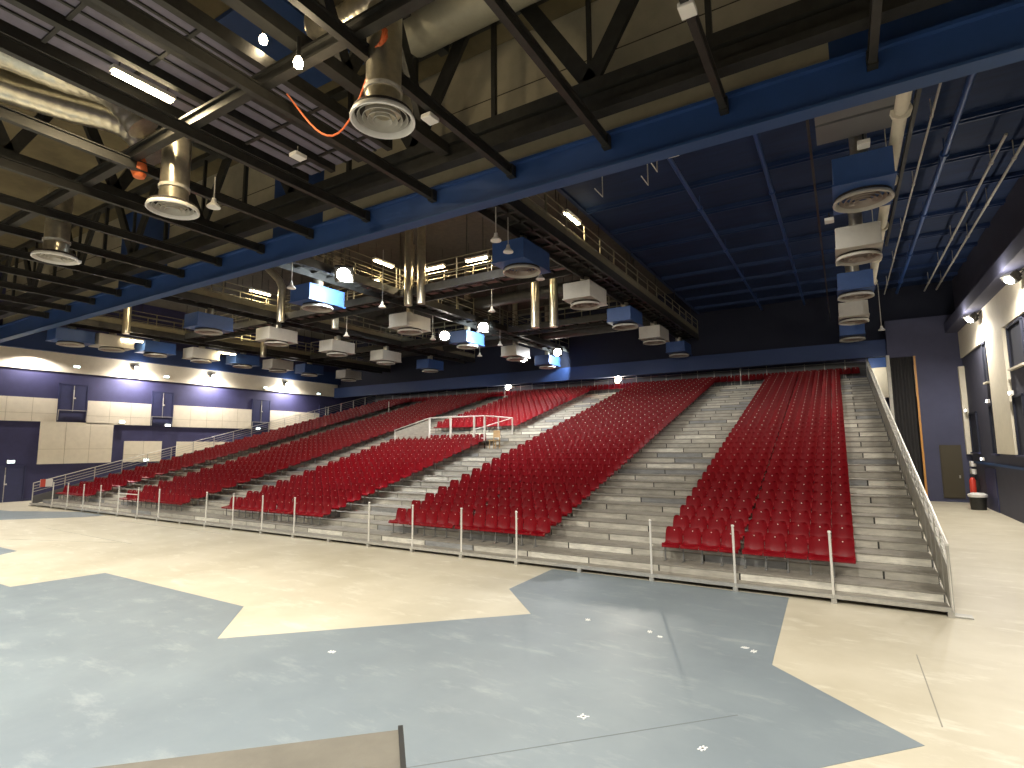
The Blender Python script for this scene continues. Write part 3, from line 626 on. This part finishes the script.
# control platform in the middle block
pf = thing('control_platform', 'grey control platform with white rails in the middle seating block', 'platform', (0, 0, 0))
PX0, PX1, PY0, PY1, PZ = -20.75, -16.85, 25.0, 27.95, 3.62
MB().box(PX0, PX1, PY0, PY1, PZ-.1, PZ).build('deck', 'tread', pf)
MB().box(PX0, PX1, PY0, PY0+.05, PZ-.14, PZ+.08).build('edge_beam', 'railw', pf)
q = MB()
MB().tube([(PX0, PY0, 4.9), (PX1, PY0, 4.9)], .035, 8).build('top_rail', 'railw', pf)
MB().tube([(PX1, PY0, 4.9), (PX1, PY1, 4.9)], .035, 8).build('top_rail', 'railw', pf)
MB().tube([(PX0, PY0, 4.9), (-23.45, PY0, 4.25), (-23.45, PY0, 3.6)], .035, 8).build('sloping_rail', 'railw', pf)
MB().tube([(PX1-.7, PY0, 4.15), (PX1, PY1, 4.9)], .025, 8).build('stair_rail', 'railw', pf)
MB().add([(PX0, PY0, 3.5), (-23.4, PY0, 3.5), (-23.4, PY0, 4.15), (PX0, PY0, 4.8), (PX0, PY0+.02, 3.5), (-23.4, PY0+.02, 3.5), (-23.4, PY0+.02, 4.15), (PX0, PY0+.02, 4.8)],
         [(3, 2, 1, 0), (4, 5, 6, 7), (0, 1, 5, 4), (1, 2, 6, 5), (2, 3, 7, 6), (3, 0, 4, 7)]).build('ramp_panel', 'riser0', pf)
for x in (PX0, -19.2, -17.55, PX1): MB().bar((x, PY0, PZ-.1), (x, PY0, 4.9), .09).build('rail_post', 'railw', pf)
for y in (26.4, PY1): MB().bar((PX1, y, PZ-.1), (PX1, y, 4.9), .06).build('rail_post', 'railw', pf)
for x in (PX0+.05, -18.8, PX1-.05): MB().bar((x, PY0+.1, 3.0), (x, PY0+.1, PZ-.1), .08).build('support_leg', 'dark', pf)
# wooden chair in the aisle
ch = thing('wooden_chair', 'light wooden chair standing in the aisle beside the control platform', 'chair', (-16.05, 24.75, Z0+DZ*14))
for x in (-.19, .19):
    for y, h in ((-.19, .44), (.19, .98)): MB().bar((x, y, 0), (x, y+(.05 if h > .5 else 0), h), .04).build('leg', 'wood', ch)
MB().box(-.23, .23, -.23, .23, .42, .46).build('seat', 'wood', ch, bevel=.01); MB().box(-.21, .21, .21, .24, .6, .98).build('backrest', 'wood', ch, bevel=.01)
# small equipment table on the platform
tb = thing('equipment_table', 'dark low equipment table standing on the control platform', 'table', (-19.7, 26.3, PZ))
MB().box(-.8, .8, -.3, .3, .5, .56).build('tabletop', 'dark', tb)
for x in (-.7, .7):
    for y in (-.24, .24): MB().bar((x, y, 0), (x, y, .5), .04).build('leg', 'rail', tb)

# ------------------------------------------------------------------ seats
PITCH = .4645
def shell_mesh(nu, nv, plate=False):
    prof = [(-.205, -.045), (-.20, -.005), (-.16, .012), (-.02, -.008), (.10, -.012), (.165, .02), (.195, .09), (.215, .20), (.235, .33), (.245, .395), (.25, .415)]
    hw = [.215, .222, .226, .226, .225, .224, .223, .219, .208, .186, .14]
    if nv < len(prof):
        idx = [0, 1, 3, 5, 7, 8, 10][:nv] if nv == 7 else [round(i*(len(prof)-1)/(nv-1)) for i in range(nv)]
        prof = [prof[i] for i in idx]; hw = [hw[i] for i in idx]
    n = len(prof); top = []; bot = []
    for i, (y, z) in enumerate(prof):
        a = prof[max(i-1, 0)]; b = prof[min(i+1, n-1)]; d = Vector((b[0]-a[0], b[1]-a[1])).normalized(); nrm = Vector((-d.y, d.x))
        for j in range(nu):
            s = 2*j/(nu-1)-1; curl = (abs(s)**3)*.045*(1 if 1 < i else .3)
            x = s*hw[i]; p = Vector((y, z))+nrm*curl
            top.append((x, p.x, p.y)); q = p-nrm*.018; bot.append((x*.985, q.x, q.y))
    v = top+bot; N = len(top); f = []
    for i in range(n-1):
        for j in range(nu-1):
            a = i*nu+j; f.append((a, a+1, a+nu+1, a+nu)); f.append((N+a, N+a+nu, N+a+nu+1, N+a+1))
    rim = [j for j in range(nu)]+[i*nu+nu-1 for i in range(1, n)]+[(n-1)*nu+j for j in range(nu-2, -1, -1)]+[i*nu for i in range(n-2, 0, -1)]
    for a, b in zip(rim, rim[1:]+rim[:1]): f.append((b, a, N+a, N+b))
    return v, f
v, f = shell_mesh(7, 11); me_shell = MB().add(v, f).mesh('seat_shell', 'red', True)
me_frame = MB().bar((-.2, -.02, -.03), (.2, -.02, -.03), .04, .03).bar((-.2, .02, -.03), (-.2, .02, -.385), .03).bar((-.2, -.1, -.39), (-.2, .14, -.39), .05, .015).mesh('support_frame', 'seatleg')
pm = MB()
pm.lathe([(.001, .006), (.013, .005), (.015, 0)], n=8)
me_plate = pm.mesh('number_plate', 'plate', True)
def rx(o): o.rotation_euler = (math.radians(84), 0, 0)
blocks = [(.05, 9, 'rightmost block'), (-7.45, 13, 'second block from the right'), (-16.73, 14, 'middle block'), (-26.30, 13, 'second block from the left'), (-35.72, 9, 'leftmost block')]
allseats = []
for bi, (xr, n, bn) in enumerate(blocks):
    for k in range(NR-1):
        if bi == 2 and 15 <= k <= 18: continue
        for j in range(n):
            x = xr-(PITCH-.008)*(j+.5)-(.07 if j >= (5 if bi in (0, 4) else 7) else 0); y = Y0+DY*k+.50; z = Z0+DZ*k+.40
            u, w, c = project(x, y, z+.2)
            vis = -10 < u < 1034
            allseats.append((c if vis else 999, bi, k, j, x, y, z))
for j in range(88):
    allseats.append((998, 9, NR-1, j, .9-PITCH*j, Y0+DY*(NR-1)+.35, Z0+DZ*(NR-1)+.32))
allseats.sort(); near = allseats[:300]; rest = allseats[300:]
proto = None
for c, bi, k, j, x, y, z in near:
    lab = 'red seat, %s from the right in row %s of the %s' % (ORD[j], NUM[k], blocks[bi][2])
    if proto is None:
        t = thing('stadium_seat', lab, 'seat', (x, y, z), 'red seats in the ' + blocks[bi][2])
        for nm, me in (('shell', me_shell), ('support_frame', me_frame), ('number_plate', me_plate)):
            o = bpy.data.objects.new(nm, me); COL.objects.link(o); o.parent = t
            if nm == 'number_plate': o.location = (0, .222, .335); rx(o)
        proto = t
    else:
        t = copy_tree(proto); t.location = (x, y, z); t['label'] = lab; t['group'] = 'red seats in the ' + blocks[bi][2]
v, f = shell_mesh(5, 7); mb = MB()
vf, ff = [], []
fr = MB().bar((-.2, .02, -.03), (-.2, .02, -.385), .03).bar((-.2, -.02, -.03), (.2, -.02, -.03), .04, .03)
pl = [(-.014, .2, .335), (.014, .2, .335), (.014, .205, .362), (-.014, .205, .362)]
for c, bi, k, j, x, y, z in rest:
    jx_ = rng.uniform(-.008, .008)
    mb.add([(p[0]+x+jx_, p[1]+y, p[2]+z) for p in v], f, 0)
    mb.add([(p[0]+x, p[1]+y, p[2]+z) for p in fr.v], fr.f, 1)
    mb.add([(p[0]+x, p[1]+y, p[2]+z) for p in pl], [(0, 1, 2, 3)], 2)
o = mb.build('stadium_seating', ['red', 'seatleg', 'plate'], smooth=True); tag(o, 'all the farther red seats in long rows higher up and across the stand', 'seating'); o['kind'] = 'stuff'

# ------------------------------------------------------------------ stage deck under the camera
st = thing('stage_platform', 'corner of a worn grey-brown stage deck with a black edge at the bottom', 'stage', (-2.43, 2.66, 0)); st.rotation_euler = (0, 0, math.radians(-135.5))
# local +x runs along the far edge away from the corner, local +y along the right edge towards the camera
MB().box(0, 5, 0, 7, 1.44, 1.5).build('deck', 'stage', st)
MB().box(-.03, 0, -.02, 7, 1.3, 1.515).build('edge_strip', 'black', st)
MB().box(0.0, 5, -.02, 0, 1.3, 1.49).build('edge_strip', 'stage', st)
MB().box(.03, .06, .06, 7, .0, 1.3).build('skirt', 'black', st); MB().box(.06, 5, .04, .06, .0, 1.3).build('skirt', 'black', st)

# ------------------------------------------------------------------ world and view
w = bpy.data.worlds.new('world'); S.world = w; w.use_nodes = True
w.node_tree.nodes['Background'].inputs['Color'].default_value = (.02, .025, .04, 1); w.node_tree.nodes['Background'].inputs['Strength'].default_value = .1
S.view_settings.view_transform = 'Standard'; S.view_settings.look = 'None'; S.view_settings.gamma = 1; S.view_settings.use_curve_mapping = False
S.view_settings.exposure = 0.0
